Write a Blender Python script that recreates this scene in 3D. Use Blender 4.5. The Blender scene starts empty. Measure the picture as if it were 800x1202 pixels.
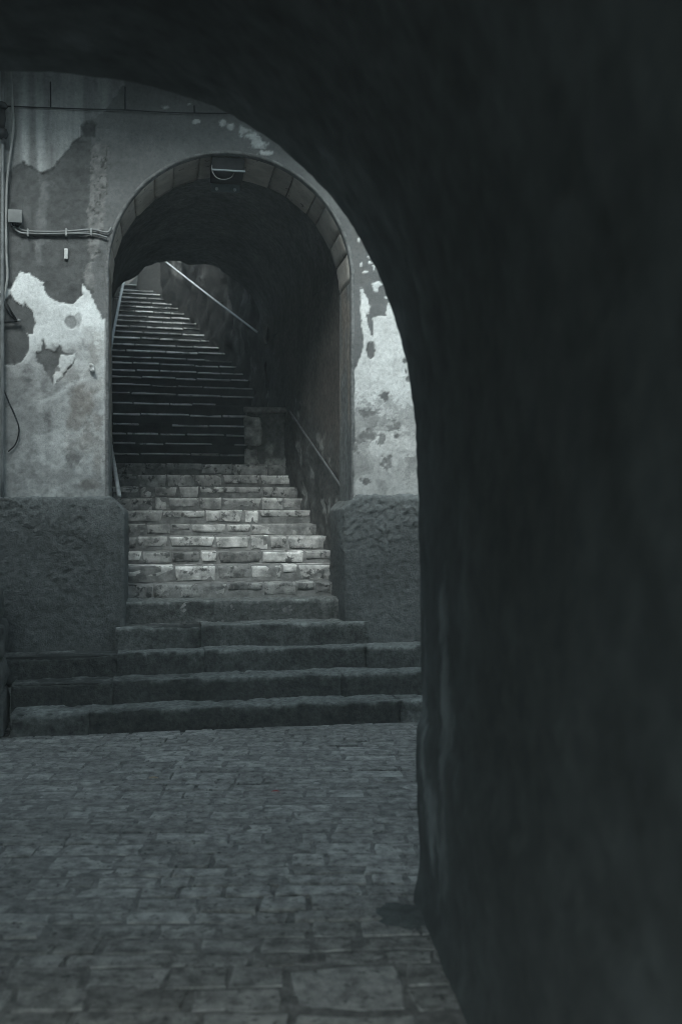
import bpy, math, random
import numpy as np

# ------------------------------------------------------------------ camera, sky, sun, exposure
scene = bpy.context.scene
COL = scene.collection
R = math.radians
EYE = 1.6
cam_d = bpy.data.cameras.new("camera")
cam = bpy.data.objects.new("camera", cam_d)
COL.objects.link(cam)
cam.location = (0, 0, EYE)
cam.rotation_euler = (R(90), 0, 0)
cam_d.sensor_fit = 'VERTICAL'
cam_d.sensor_height = 36.0
cam_d.lens = 35.0
cam_d.clip_start = 0.05
cam_d.clip_end = 500
cam_d.dof.use_dof = True
cam_d.dof.focus_distance = 8.3
cam_d.dof.aperture_fstop = 1.8
scene.camera = cam

SUN_EL, SUN_AZ = 44.0, 186.0         # azimuth measured clockwise from +Y (view direction)
world = bpy.data.worlds.new("World")
scene.world = world
world.use_nodes = True
wn = world.node_tree
wn.nodes.clear()
sky = wn.nodes.new("ShaderNodeTexSky")
sky.sky_type = 'NISHITA'
sky.sun_disc = False
sky.sun_elevation = R(SUN_EL)
sky.sun_rotation = R(SUN_AZ)
sky.air_density = 1.6
sky.dust_density = 4.0
hs = wn.nodes.new("ShaderNodeHueSaturation")
hs.inputs['Saturation'].default_value = 0.30
tint = wn.nodes.new("ShaderNodeMix"); tint.data_type = 'RGBA'; tint.blend_type = 'MULTIPLY'
tint.inputs[0].default_value = 1.0
tint.inputs[7].default_value = (0.82, 1.0, 1.055, 1)
bg = wn.nodes.new("ShaderNodeBackground")
bg.inputs['Strength'].default_value = 0.12
wo = wn.nodes.new("ShaderNodeOutputWorld")
wn.links.new(sky.outputs[0], hs.inputs['Color'])
wn.links.new(hs.outputs[0], tint.inputs[6])
wn.links.new(tint.outputs[2], bg.inputs['Color'])
wn.links.new(bg.outputs[0], wo.inputs['Surface'])

sun_d = bpy.data.lights.new("sun", 'SUN')
sun_d.energy = 1.3
sun_d.angle = R(30)
sun_d.color = (0.98, 1.0, 0.985)
sun = bpy.data.objects.new("sun", sun_d)
COL.objects.link(sun)
sun.location = (0, 6, 20)
sun.rotation_euler = (R(90 - SUN_EL), 0, R(180 - SUN_AZ))

scene.render.engine = 'CYCLES'
vs = scene.view_settings
vs.view_transform = 'Standard'
vs.look = 'None'
vs.gamma = 1.0
vs.use_curve_mapping = False
vs.exposure = 1.62
scene.cycles.max_bounces = 10
scene.cycles.diffuse_bounces = 8
scene.cycles.glossy_bounces = 3
scene.cycles.use_denoising = True
scene.cycles.denoising_prefilter = 'ACCURATE'
scene.cycles.filter_width = 0.9
scene.cycles.sample_clamp_indirect = 4.0
scene.cycles.caustics_reflective = False
scene.cycles.caustics_refractive = False

rng = random.Random(7)

# ------------------------------------------------------------------ numeric helpers
def sstep(a, b, x):
    t = np.clip((np.asarray(x, float) - a) / (b - a), 0, 1)
    return t * t * (3 - 2 * t)

def _hash(ix, iy, iz, seed):
    n = (ix * 374761393 + iy * 668265263 + iz * 2147483647 + seed * 1274126177) & 0xFFFFFFFF
    n = ((n ^ (n >> 13)) * 1274126177) & 0xFFFFFFFF
    n = ((n ^ (n >> 16)) * 2246822519) & 0xFFFFFFFF
    n = n ^ (n >> 15)
    return (n & 0xFFFFFF) / float(0xFFFFFF)

def vnoise(p, seed=0):
    """value noise, p (N,3) -> 0..1"""
    p = np.asarray(p, float)
    f = np.floor(p).astype(np.int64)
    t = p - f
    t = t * t * t * (t * (t * 6 - 15) + 10)
    out = np.zeros(len(p))
    for dx in (0, 1):
        wx = t[:, 0] if dx else 1 - t[:, 0]
        for dy in (0, 1):
            wy = t[:, 1] if dy else 1 - t[:, 1]
            for dz in (0, 1):
                wz = t[:, 2] if dz else 1 - t[:, 2]
                out += wx * wy * wz * _hash(f[:, 0] + dx, f[:, 1] + dy, f[:, 2] + dz, seed)
    return out

def fbm(p, scale=1.0, octv=4, seed=0, gain=0.5):
    """-1..1 fractal noise; scale may be a scalar or a 3-vector"""
    q = np.asarray(p, float) * scale
    a, s, tot = 1.0, np.zeros(len(q)), 0.0
    for i in range(octv):
        s += a * (vnoise(q + 17.3 * i, seed + i * 31) * 2 - 1)
        tot += a
        a *= gain
        q = q * 2.03
    return s / tot

def ridged(p, scale=1.0, octv=4, seed=0):
    q = np.asarray(p, float) * scale
    a, s, tot = 1.0, np.zeros(len(q)), 0.0
    for i in range(octv):
        s += a * (1 - np.abs(vnoise(q + 9.1 * i, seed + i * 13) * 2 - 1))
        tot += a
        a *= 0.5
        q = q * 2.1
    return s / tot

def poly_sdf(px, py, poly):
    """signed distance, positive inside"""
    P = np.stack([px, py], 1)
    V = np.array(poly, float)
    d2 = np.full(len(P), 1e18)
    inside = np.zeros(len(P), bool)
    n = len(V)
    for i in range(n):
        a, b = V[i], V[(i + 1) % n]
        e = b - a
        w = P - a
        t = np.clip((w @ e) / max(e @ e, 1e-12), 0, 1)
        dd = w - t[:, None] * e
        d2 = np.minimum(d2, (dd * dd).sum(1))
        c = (a[1] > P[:, 1]) != (b[1] > P[:, 1])
        if e[1] != 0:
            xc = a[0] + (P[:, 1] - a[1]) / e[1] * e[0]
            inside ^= c & (P[:, 0] < xc)
    return np.where(inside, 1, -1) * np.sqrt(d2)

# ------------------------------------------------------------------ object helpers
def empty(name, loc, label, cat, group=None):
    o = bpy.data.objects.new(name, None)
    o.empty_display_size = 0.2
    COL.objects.link(o)
    o.location = loc
    o['label'] = label
    o['category'] = cat
    if group:
        o['group'] = group
    return o

def wloc(o):
    v = np.array(o.location)
    while o.parent:
        o = o.parent
        v = v + np.array(o.location)
    return v

def adopt(o, parent):
    if parent is not None:
        v = np.array(o.location) - wloc(parent)
        o.parent = parent
        o.location = v

def tag(o, label=None, cat=None, group=None, kind=None):
    if label: o['label'] = label
    if cat: o['category'] = cat
    if group: o['group'] = group
    if kind: o['kind'] = kind
    return o

def mesh_data(name, V, F, mat, smooth=True, col=None):
    me = bpy.data.meshes.new(name)
    V = np.asarray(V, float)
    me.from_pydata(V.tolist(), [], [tuple(int(i) for i in f) for f in F])
    if col is not None:
        at = me.color_attributes.new('Col', 'FLOAT_COLOR', 'POINT')
        c = np.ones((len(V), 4)); c[:, :3] = col
        at.data.foreach_set('color', c.ravel())
    me.materials.append(mat)
    if smooth:
        me.polygons.foreach_set('use_smooth', [True] * len(me.polygons))
    me.update()
    return me

def mk(name, V, F, mat, parent=None, smooth=True, col=None):
    V = np.asarray(V, float)
    c = (V.min(0) + V.max(0)) / 2
    c[2] = V[:, 2].min()
    me = mesh_data(name, V - c, F, mat, smooth, col)
    o = bpy.data.objects.new(name, me)
    COL.objects.link(o)
    o.location = c
    adopt(o, parent)
    return o

def grid_faces(nu, nv, flip=False):
    i, j = np.meshgrid(np.arange(nu - 1), np.arange(nv - 1), indexing='ij')
    a = (i * nv + j).ravel(); b = a + nv; c = b + 1; d = a + 1
    return np.stack([a, d, c, b] if flip else [a, b, c, d], 1)

_box_cache = {}
def box_lattice(xs, ys, zs):
    """surface lattice of a box, shared vertices; returns V (N,3) and quad faces"""
    nx, ny, nz = len(xs), len(ys), len(zs)
    idx, V, F = {}, [], []
    def vid(i, j, k):
        key = (i, j, k)
        if key not in idx:
            idx[key] = len(V)
            V.append((xs[i], ys[j], zs[k]))
        return idx[key]
    for i in range(nx - 1):
        for j in range(ny - 1):
            F.append((vid(i, j, 0), vid(i, j + 1, 0), vid(i + 1, j + 1, 0), vid(i + 1, j, 0)))
            F.append((vid(i, j, nz - 1), vid(i + 1, j, nz - 1), vid(i + 1, j + 1, nz - 1), vid(i, j + 1, nz - 1)))
    for i in range(nx - 1):
        for k in range(nz - 1):
            F.append((vid(i, 0, k), vid(i + 1, 0, k), vid(i + 1, 0, k + 1), vid(i, 0, k + 1)))
            F.append((vid(i, ny - 1, k), vid(i, ny - 1, k + 1), vid(i + 1, ny - 1, k + 1), vid(i + 1, ny - 1, k)))
    for j in range(ny - 1):
        for k in range(nz - 1):
            F.append((vid(0, j, k), vid(0, j, k + 1), vid(0, j + 1, k + 1), vid(0, j + 1, k)))
            F.append((vid(nx - 1, j, k), vid(nx - 1, j + 1, k), vid(nx - 1, j + 1, k + 1), vid(nx - 1, j, k + 1)))
    return np.array(V, float), F

def axis(a, b, step, r):
    L = b - a
    r = min(r, L * 0.45)
    n = max(1, int(round((L - 2 * r) / step)))
    mid = np.linspace(a + r, b - r, n + 1)
    return np.concatenate([[a, a + 0.35 * r], mid, [b - 0.35 * r, b]])

def rounded(V, lo, hi, r):
    lo = np.array(lo) + r; hi = np.array(hi) - r
    q = np.clip(V, lo, hi)
    d = V - q
    L = np.linalg.norm(d, axis=1)
    ok = L > 1e-9
    out = V.copy()
    out[ok] = q[ok] + d[ok] / L[ok, None] * r
    n = np.zeros_like(V)
    n[ok] = d[ok] / L[ok, None]
    return out, n

def vnormals(V, F):
    n = np.zeros_like(V)
    Fq = np.array(F)
    a = V[Fq[:, 1]] - V[Fq[:, 0]]; b = V[Fq[:, -1]] - V[Fq[:, 0]]
    fn = np.cross(a, b)
    for c in range(Fq.shape[1]):
        np.add.at(n, Fq[:, c], fn)
    return n / np.maximum(np.linalg.norm(n, axis=1), 1e-12)[:, None]

def rough_box(lo, hi, step=0.05, r=0.02, amp=0.01, scale=6.0, seed=0, octv=4):
    V, F = box_lattice(axis(lo[0], hi[0], step, r), axis(lo[1], hi[1], step, r), axis(lo[2], hi[2], step, r))
    V, n = rounded(V, lo, hi, r)
    return V + n * (fbm(V + seed * 7.7, scale, octv, seed) * amp)[:, None], F

def tube(points, rad, n=8, caps=True):
    P = np.array(points, float)
    V, F = [], []
    T = np.gradient(P, axis=0)
    T /= np.linalg.norm(T, axis=1)[:, None]
    up = np.array([0, 0, 1.0]) if abs(T[0][2]) < 0.9 else np.array([0, 1.0, 0])
    for i, (p, t) in enumerate(zip(P, T)):
        a = np.cross(t, up); a /= np.linalg.norm(a)
        b = np.cross(a, t)
        up = b
        rr = rad[i] if hasattr(rad, '__len__') else rad
        for k in range(n):
            th = 2 * math.pi * k / n
            V.append(p + rr * (math.cos(th) * a + math.sin(th) * b))
    for i in range(len(P) - 1):
        for k in range(n):
            k2 = (k + 1) % n
            F.append((i * n + k, i * n + k2, (i + 1) * n + k2, (i + 1) * n + k))
    if caps:
        F.append(tuple(range(n - 1, -1, -1)))
        F.append(tuple(range((len(P) - 1) * n, len(P) * n)))
    return np.array(V), F

def smooth_path(pts, m=6):
    """Catmull-Rom resampling"""
    P = np.array(pts, float)
    Q = np.vstack([2 * P[0] - P[1], P, 2 * P[-1] - P[-2]])
    out = []
    for i in range(1, len(Q) - 2):
        for t in np.linspace(0, 1, m, endpoint=False):
            a, b, c, d = Q[i - 1], Q[i], Q[i + 1], Q[i + 2]
            out.append(0.5 * ((2 * b) + (c - a) * t + (2 * a - 5 * b + 4 * c - d) * t * t + (3 * b - a - 3 * c + d) * t ** 3))
    out.append(P[-1])
    return np.array(out)

def join(parts):
    V, F, n = [], [], 0
    for v, f in parts:
        V.append(np.asarray(v)); F += [tuple(i + n for i in q) for q in f]
        n += len(v)
    return np.vstack(V), F

# ------------------------------------------------------------------ materials (all procedural)
def mat(name, c1, c2, scale=4.0, rough=0.9, bump=0.4, bscale=40.0, bdist=0.006, attr=False, rnd=0.0,
        speck=None, speck_scale=30.0, speck_lo=0.62, stretch=None, metal=0.0, spec=0.25, contrast=(0.35, 0.65)):
    m = bpy.data.materials.new(name)
    m.use_nodes = True
    t = m.node_tree; N = t.nodes; L = t.links
    b = N['Principled BSDF']
    b.inputs['Roughness'].default_value = rough
    b.inputs['Metallic'].default_value = metal
    b.inputs['Specular IOR Level'].default_value = spec
    geo = N.new('ShaderNodeNewGeometry')
    src = geo.outputs['Position']
    if stretch:
        mp = N.new('ShaderNodeMapping'); mp.inputs['Scale'].default_value = stretch
        L.new(src, mp.inputs['Vector']); src = mp.outputs[0]
    n1 = N.new('ShaderNodeTexNoise'); n1.inputs['Scale'].default_value = scale
    n1.inputs['Detail'].default_value = 8; n1.inputs['Roughness'].default_value = 0.62
    L.new(src, n1.inputs['Vector'])
    rp = N.new('ShaderNodeMapRange'); rp.inputs['From Min'].default_value = contrast[0]; rp.inputs['From Max'].default_value = contrast[1]
    L.new(n1.outputs['Fac'], rp.inputs['Value'])
    mx = N.new('ShaderNodeMix'); mx.data_type = 'RGBA'
    mx.inputs[6].default_value = (*c1, 1); mx.inputs[7].default_value = (*c2, 1)
    L.new(rp.outputs[0], mx.inputs[0])
    out = mx.outputs[2]
    if speck:
        n3 = N.new('ShaderNodeTexNoise'); n3.inputs['Scale'].default_value = speck_scale
        n3.inputs['Detail'].default_value = 5; n3.inputs['Roughness'].default_value = 0.7
        L.new(src, n3.inputs['Vector'])
        r3 = N.new('ShaderNodeMapRange'); r3.inputs['From Min'].default_value = speck_lo; r3.inputs['From Max'].default_value = speck_lo + 0.08
        L.new(n3.outputs['Fac'], r3.inputs['Value'])
        m3 = N.new('ShaderNodeMix'); m3.data_type = 'RGBA'; m3.inputs[7].default_value = (*speck, 1)
        L.new(r3.outputs[0], m3.inputs[0]); L.new(out, m3.inputs[6])
        out = m3.outputs[2]
    if attr:
        at = N.new('ShaderNodeVertexColor'); at.layer_name = 'Col'
        m4 = N.new('ShaderNodeMix'); m4.data_type = 'RGBA'; m4.blend_type = 'MULTIPLY'; m4.inputs[0].default_value = 1
        L.new(out, m4.inputs[6]); L.new(at.outputs[0], m4.inputs[7])
        out = m4.outputs[2]
    if rnd:
        oi = N.new('ShaderNodeObjectInfo')
        rr = N.new('ShaderNodeMapRange'); rr.inputs['To Min'].default_value = 1 - rnd; rr.inputs['To Max'].default_value = 1 + rnd
        L.new(oi.outputs['Random'], rr.inputs['Value'])
        m5 = N.new('ShaderNodeMix'); m5.data_type = 'RGBA'; m5.blend_type = 'MULTIPLY'; m5.inputs[0].default_value = 1
        L.new(out, m5.inputs[6]); L.new(rr.outputs[0], m5.inputs[7])
        out = m5.outputs[2]
    L.new(out, b.inputs['Base Color'])
    if bump:
        n2 = N.new('ShaderNodeTexNoise'); n2.inputs['Scale'].default_value = bscale
        n2.inputs['Detail'].default_value = 7; n2.inputs['Roughness'].default_value = 0.65
        L.new(src, n2.inputs['Vector'])
        bp = N.new('ShaderNodeBump'); bp.inputs['Strength'].default_value = bump; bp.inputs['Distance'].default_value = bdist
        L.new(n2.outputs['Fac'], bp.inputs['Height'])
        L.new(bp.outputs[0], b.inputs['Normal'])
    return m

M = {}
M['plaster'] = mat('peeling_plaster', (0.87, 0.88, 0.88), (1.08, 1.08, 1.07), 38, 0.92, 0.7, 70, 0.006, attr=True)
M['slab_stone'] = mat('dirty_step_stone', (0.55, 0.56, 0.56), (1.4, 1.4, 1.38), 26, 0.85, 1.0, 42, 0.018, attr=True, speck=(0.35, 0.36, 0.36), speck_scale=30, speck_lo=0.6)
M['rail_paint'] = mat('rail_paint', (0.55, 0.60, 0.62), (0.74, 0.78, 0.79), 12, 0.4, 0.1, 60, 0.001, spec=0.6)
M['plain_plaster'] = mat('grey_plaster', (0.12, 0.126, 0.126), (0.18, 0.186, 0.185), 2.5, 0.92, 0.4, 40, 0.006)
M['stucco'] = mat('rough_stucco', (0.72, 0.72, 0.72), (1.22, 1.22, 1.22), 30, 0.9, 1.0, 75, 0.012, attr=True)
M['attr_stone'] = mat('weathered_stone', (0.62, 0.63, 0.63), (1.28, 1.28, 1.26), 22, 0.88, 0.9, 55, 0.010, attr=True)
M['voussoir'] = mat('arch_stone', (0.33, 0.305, 0.275), (0.50, 0.465, 0.42), 7, 0.9, 0.5, 50, 0.005, rnd=0.18, speck=(0.08, 0.078, 0.074), speck_scale=14, speck_lo=0.6)
M['step_stone'] = mat('limestone_step', (0.23, 0.235, 0.23), (0.68, 0.685, 0.67), 9, 0.85, 0.8, 38, 0.012, rnd=0.34, attr=True, speck=(0.10, 0.103, 0.10), speck_scale=11, speck_lo=0.54)
M['step_stone_dirty'] = mat('soiled_limestone_step', (0.12, 0.125, 0.122), (0.40, 0.405, 0.395), 9, 0.85, 0.8, 38, 0.012, rnd=0.34, attr=True, speck=(0.08, 0.083, 0.08), speck_scale=11, speck_lo=0.52)
M['mortar'] = mat('dirty_mortar', (0.12, 0.125, 0.122), (0.30, 0.305, 0.298), 13, 0.95, 0.7, 50, 0.01)
M['dark_mortar'] = mat('dark_shaded_stone', (0.022, 0.024, 0.024), (0.06, 0.064, 0.063), 6, 0.9, 0.7, 40, 0.01)  # dark stone, taken darker still so the upper risers read as shaded
M['nosing'] = mat('lit_nosing', (0.30, 0.303, 0.295), (0.74, 0.74, 0.72), 4, 0.32, 0.5, 40, 0.006, spec=0.9, rnd=0.4, speck=(0.05, 0.052, 0.05), speck_scale=6, speck_lo=0.56)  # pale colour puts the sky-lit line of the step edges into the stone
M['paver'] = mat('street_limestone', (0.11, 0.112, 0.109), (0.37, 0.372, 0.36), 15, 0.68, 1.0, 36, 0.016, rnd=0.26, speck=(0.07, 0.072, 0.07), speck_scale=26, speck_lo=0.56, spec=0.35)
M['paver_pale'] = mat('pale_street_slab', (0.16, 0.163, 0.16), (0.46, 0.465, 0.45), 12, 0.68, 1.0, 36, 0.014, rnd=0.2, speck=(0.09, 0.092, 0.09), speck_scale=20, speck_lo=0.57, spec=0.35)
M['ground'] = mat('packed_joint', (0.10, 0.102, 0.10), (0.25, 0.252, 0.245), 16, 0.9, 0.9, 40, 0.012)
M['fore'] = mat('dark_plaster', (0.8, 0.8, 0.8), (1.15, 1.15, 1.15), 6, 0.9, 0.35, 30, 0.008, attr=True)
M['steel'] = mat('galvanised_steel', (0.24, 0.265, 0.27), (0.36, 0.39, 0.40), 12, 0.42, 0.1, 60, 0.001, metal=0.35, spec=0.5)
M['dull_steel'] = mat('dull_steel', (0.10, 0.108, 0.11), (0.17, 0.18, 0.18), 12, 0.55, 0.15, 60, 0.001, metal=0.3, spec=0.5)
M['black_metal'] = mat('black_metal', (0.012, 0.013, 0.014), (0.028, 0.03, 0.031), 14, 0.85, 0.2, 50, 0.002, spec=0.1)
M['lamp_plate'] = mat('blue_grey_metal', (0.12, 0.155, 0.165), (0.20, 0.24, 0.25), 16, 0.5, 0.2, 50, 0.002, spec=0.5)
M['pale_cable'] = mat('pale_cable', (0.19, 0.2, 0.197), (0.28, 0.29, 0.285), 10, 0.6, 0.1, 60, 0.001)
M['grey_plastic'] = mat('grey_plastic', (0.13, 0.138, 0.137), (0.19, 0.2, 0.198), 9, 0.6, 0.15, 50, 0.001)
M['white_tile'] = mat('white_enamel', (0.34, 0.35, 0.345), (0.56, 0.57, 0.56), 30, 0.7, 0.3, 60, 0.001)
M['leaf'] = mat('dry_leaf', (0.25, 0.20, 0.14), (0.36, 0.30, 0.20), 30, 0.8, 0.2, 60, 0.001)
M['red'] = mat('faded_red', (0.22, 0.03, 0.035), (0.30, 0.05, 0.05), 30, 0.7, 0.2, 60, 0.001)

# ------------------------------------------------------------------ layout frames
TH = R(10)
CS, SN = math.cos(TH), math.sin(TH)
WY = 8.4
def W(u, s, z):
    """wall frame: u along the stair wall (right), s into the wall, z up"""
    u, s, z = np.broadcast_arrays(np.asarray(u, float), np.asarray(s, float), np.asarray(z, float))
    return np.stack([u * CS - s * SN, WY + u * SN + s * CS, z], -1)
FPX = 35.0 / 36.0 * 1202
def uz(px, py, s=0.0):
    """survey coordinates on the wall plane (offset s) for a sighted point"""
    a = (px - 400) / FPX
    u = (a * (WY + s * CS) + s * SN) / (CS - a * SN)
    Y = WY + u * SN + s * CS
    return u, EYE + (601 - py) / FPX * Y
def survey(u, z):
    P = W(u, 0, z)
    return 400 + FPX * P[..., 0] / P[..., 1], 601 - FPX * (P[..., 2] - EYE) / P[..., 1]
def wpt(px, py, s):
    u, z = uz(px, py, s)
    return W(u, s, z)

def at(px, py, Y):
    return np.array([(px - 400) / FPX * Y, Y, EYE + (601 - py) / FPX * Y])

UL, UR = -1.917, 0.0955
UC, RA = (UL + UR) / 2, (UR - UL) / 2
ZS = 3.565          # springing
XLp = np.array([(7.0, -1.80), (8.6, -2.03), (9.05, -2.12), (11.36, -2.62), (13.6, -3.25), (17.5, -3.98), (21.0, -4.60), (26, -5.5)])
XRp = np.array([(7.0, 0.45), (8.4, 0.22), (9.05, 0.06), (11.03, -0.45), (12.0, -0.68), (13.3, -0.98), (14.2, -1.18), (16.2, -1.80), (19.5, -3.44), (20.6, -4.12), (26, -4.4)])
XL = lambda y: np.interp(y, XLp[:, 0], XLp[:, 1])
XR = lambda y: np.interp(y, XRp[:, 0], XRp[:, 1])
def ends(Yc, phi):
    Xm = (XL(Yc) + XR(Yc)) / 2
    tn = math.tan(phi)
    out = []
    for f in (XL, XR):
        y = Yc
        for _ in range(12):
            y = Yc + (f(y) - Xm) * tn
        out.append(np.array([f(y), y]))
    return out
NOSE_Y = [828, 794, 762.5, 732.5, 705, 684, 663, 647, 629, 615, 599, 584, 571, 557, 544, 532, 520, 509, 497.6, 485.6, 473, 462, 452,
          443, 435, 427, 420, 412, 405, 397, 390, 383, 377, 371, 365, 359, 354, 349, 344, 340, 333]
NS = len(NOSE_Y)
STEP_S = [-0.896, -0.62, -0.35, -0.12]
SY, SZ = [], []
for k, ny in enumerate(NOSE_Y):
    Yc = WY - 0.7 * 0.176 + STEP_S[k] if k < 4 else 8.43 + 0.33 * (k - 4)
    SY.append(Yc)
    SZ.append(EYE + (601 - ny) / FPX * Yc)
PHI = [TH + R(5) * float(sstep(6, 22, k)) for k in range(NS)]

# ------------------------------------------------------------------ ground and street paving
V = np.array([(-60, -60, -0.04), (60, -60, -0.04), (60, 80, -0.04), (-60, 80, -0.04)], float)
g = mk('ground', V, [(0, 1, 2, 3)], M['ground'], smooth=False)
tag(g, kind='structure', label='packed earth and mortar bed under the paved street')

def paver_variant(seed):
    r = random.Random(seed)
    out = []
    n = 10
    base = [(-.5, -.5), (-.17, -.5), (.17, -.5), (.5, -.5), (.5, 0), (.5, .5), (.17, .5), (-.17, .5), (-.5, .5), (-.5, 0)]
    ring = [(x + r.uniform(-.07, .012) * (1 if x > 0 else -1), y + r.uniform(-.10, .02) * (1 if y > 0 else -1)) for x, y in base]
    V, F = [], []
    for lvl, (sc, z) in enumerate([(1.0, -0.05), (1.0, -0.006), (0.94, 0.0)]):
        for x, y in ring:
            k = sc if lvl < 2 else 1
            if lvl == 2:
                x, y = x * 0.965, y * 0.93
            V.append((x * k, y * k, z + (r.uniform(-.0015, .0015) if lvl == 2 else 0)))
    for l in range(2):
        for i in range(n):
            j = (i + 1) % n
            F.append((l * n + i, l * n + j, (l + 1) * n + j, (l + 1) * n + i))
    V.append((0, 0, 0.001))
    for i in range(n):
        F.append((2 * n + i, 2 * n + (i + 1) % n, 3 * n))
    return np.array(V), F
pav_geo = [paver_variant(100 + i) for i in range(16)]
pav_me = [mesh_data('paving_stone', v, f, M['paver'], smooth=False) for v, f in pav_geo]
gx, gy = np.meshgrid(np.arange(-6, 5, .05), np.arange(1.2, 7.95, .05), indexing='ij')
V = np.stack([gx.ravel(), gy.ravel(), 0 * gx.ravel()], 1)
dip = np.exp(-((V[:, 0] + .32) / .28) ** 2 - ((V[:, 1] - 4.05) / .20) ** 2)
V[:, 2] = -.0045 - .010 * sstep(.05, .45, fbm(V, 1.7, 4, 19)) - .016 * dip + .002 * fbm(V, 8, 2, 20)
pav_root = mk('pavement', V, grid_faces(*gx.shape), M['ground'])
tag(pav_root, kind='structure', label='worn limestone block paving of the street')
FORE_X = lambda y: 0.375 + 0.094 * (4.1 - y)
cands = []
rr = random.Random(21)
rows = [1.3]
while rows[-1] < 2.74: rows.append(rows[-1] + rr.uniform(.12, .17))
rows += [2.86, 3.03, 3.20, 3.36, 3.53]
while rows[-1] < 7.75: rows.append(rows[-1] + rr.uniform(.10, .17))
big = [(-.19, .22, 3.20, 3.53), (-.16, .26, 2.86, 3.20)]      # large slabs beside the archway wall
for r0, r1 in zip(rows[:-1], rows[1:]):
    hit = [b for b in big if b[2] - .01 < (r0 + r1) / 2 < b[3] + .01]
    spans = [(-5.5 + rr.uniform(0, .2), hit[0][0]), (hit[0][1], 4.5)] if hit else [(-5.5 + rr.uniform(0, .2), 4.5)]
    for x, xe in spans:
        while x < xe - .02:
            w = rr.choice([rr.uniform(.10, .18), rr.uniform(.18, .28), rr.uniform(.24, .40)]) * (1.25 if r0 < 3.6 else 1)
            if xe - x - w < .08: w = xe - x
            cands.append((x + w / 2, (r0 + r1) / 2, w, r1 - r0))
            x += w
cands += [((b[0] + b[1]) / 2, (b[2] + b[3]) / 2, b[1] - b[0], b[3] - b[2]) for b in big]
def seen(c):
    x, yy = c[0], c[1]
    return yy > 2.95 and x > -0.36 * yy - .1 and (x - c[2] / 2 < FORE_X(yy) if yy < 4.1 else x - c[2] / 2 < 0.1 * yy) and yy < 7.6
vis = sorted([c for c in cands if seen(c)], key=lambda c: c[1] ** 3 / (c[2] * c[3]))
near, far = vis[:290], vis[290:] + [c for c in cands if not seen(c)]
i_big = lambda x, yy: any(abs(x - (b[0] + b[1]) / 2) < .01 and abs(yy - (b[2] + b[3]) / 2) < .01 for b in big)
pav_pale = []
for m_ in pav_me:
    m2 = m_.copy(); m2.materials[0] = M['paver_pale']; pav_pale.append(m2)
for i, (x, yy, w, d) in enumerate(near):
    pale_ = (i_big(x, yy) or (yy < 3.6 and rr.random() < .45) or rr.random() < .05)
    o = bpy.data.objects.new('paving_stone', (pav_pale if pale_ else pav_me)[rr.randrange(16)])
    COL.objects.link(o)
    gap = rr.choice([.002, .004, .006, .011])
    o.scale = (w - gap, d - gap, 1)
    o.location = (x, yy + 0.02 * x + .012 * math.sin(2.1 * x + 3.3 * yy) + rr.uniform(-.006, .006), rr.uniform(-.005, .003))
    o.rotation_euler = (rr.uniform(-.015, .015), rr.uniform(-.012, .012), 0.02 + rr.uniform(-.03, .03))
    if rr.random() < .5: o.scale[0] *= -1; o.scale[1] *= -1
    adopt(o, pav_root)
parts = []
for (x, yy, w, d) in far:
    v, f = pav_geo[rr.randrange(16)]
    v = v * np.array([w - .007, d - .007, 1]) + np.array([x, yy + .02 * x, rr.uniform(-.004, .003)])
    parts.append((v, f))
V, F = join(parts)
o = mk('paving_stones', V, F, M['paver'], pav_root, smooth=False)
tag(o, kind='stuff')
aa_ = np.linspace(0, 2 * math.pi, 36, endpoint=False)
V = [(.27, 3.95, .014)]
for q_ in (.45, .8, 1.0):
    rad_ = 1 + .25 * np.array([math.sin(3 * t + 1) * .5 + math.sin(7 * t) * .35 + math.sin(12 * t + 2) * .25 for t in aa_])
    V += [(.27 + .15 * q_ * r_ * math.cos(t), 3.95 + .13 * q_ * r_ * math.sin(t), .012 * (1 - q_ ** 4) - .004 * (q_ == 1.0)) for t, r_ in zip(aa_, rad_)]
F = [(0, 1 + i, 1 + (i + 1) % 36) for i in range(36)] + [(1 + l * 36 + i, 1 + (l + 1) * 36 + i, 1 + (l + 1) * 36 + (i + 1) % 36, 1 + l * 36 + (i + 1) % 36) for l in range(2) for i in range(36)]
mk('cement_patch', np.array(V), F, mat('dark_cement', (.07, .08, .08), (.13, .145, .143), 18, 0.9, 1.0, 50, .012), pav_root)

# ------------------------------------------------------------------ building with the stair arch
bld = empty('archway_building', W(UC, 0.3, 0), 'tall peeling grey and white plastered building pierced by the stairway arch', 'building')

# front wall: 1 cm grid, layers of old plaster
us = np.arange(-3.3, 0.98, 0.0105)
zs = np.arange(1.40, 5.35, 0.0105)
U, Z = np.meshgrid(us, zs, indexing='ij')
U = U.ravel(); Z = Z.ravel()
def arch_sdf(u, z):
    du = u - UC
    up = np.hypot(du, z - ZS) - RA
    side = np.abs(du) - RA
    return np.where(z > ZS, up, side)          # negative inside the opening
sd = arch_sdf(U, Z)
nv_ = len(zs)
Fq = grid_faces(len(us), nv_, flip=False)
keep = (sd[Fq] > 0).any(1)
Fq = Fq[keep]
ins = sd < 0
ang = np.hypot(U - UC, Z - ZS) + 1e-9
pu = np.where(Z > ZS, UC + (U - UC) / ang * RA, UC + np.sign(U - UC) * RA)
pz = np.where(Z > ZS, ZS + (Z - ZS) / ang * RA, Z)
U = np.where(ins, pu, U); Z = np.where(ins, pz, Z)
used = np.unique(Fq)
remap = np.full(len(U), -1); remap[used] = np.arange(len(used))
Fq = remap[Fq]; U = U[used]; Z = Z[used]

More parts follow.
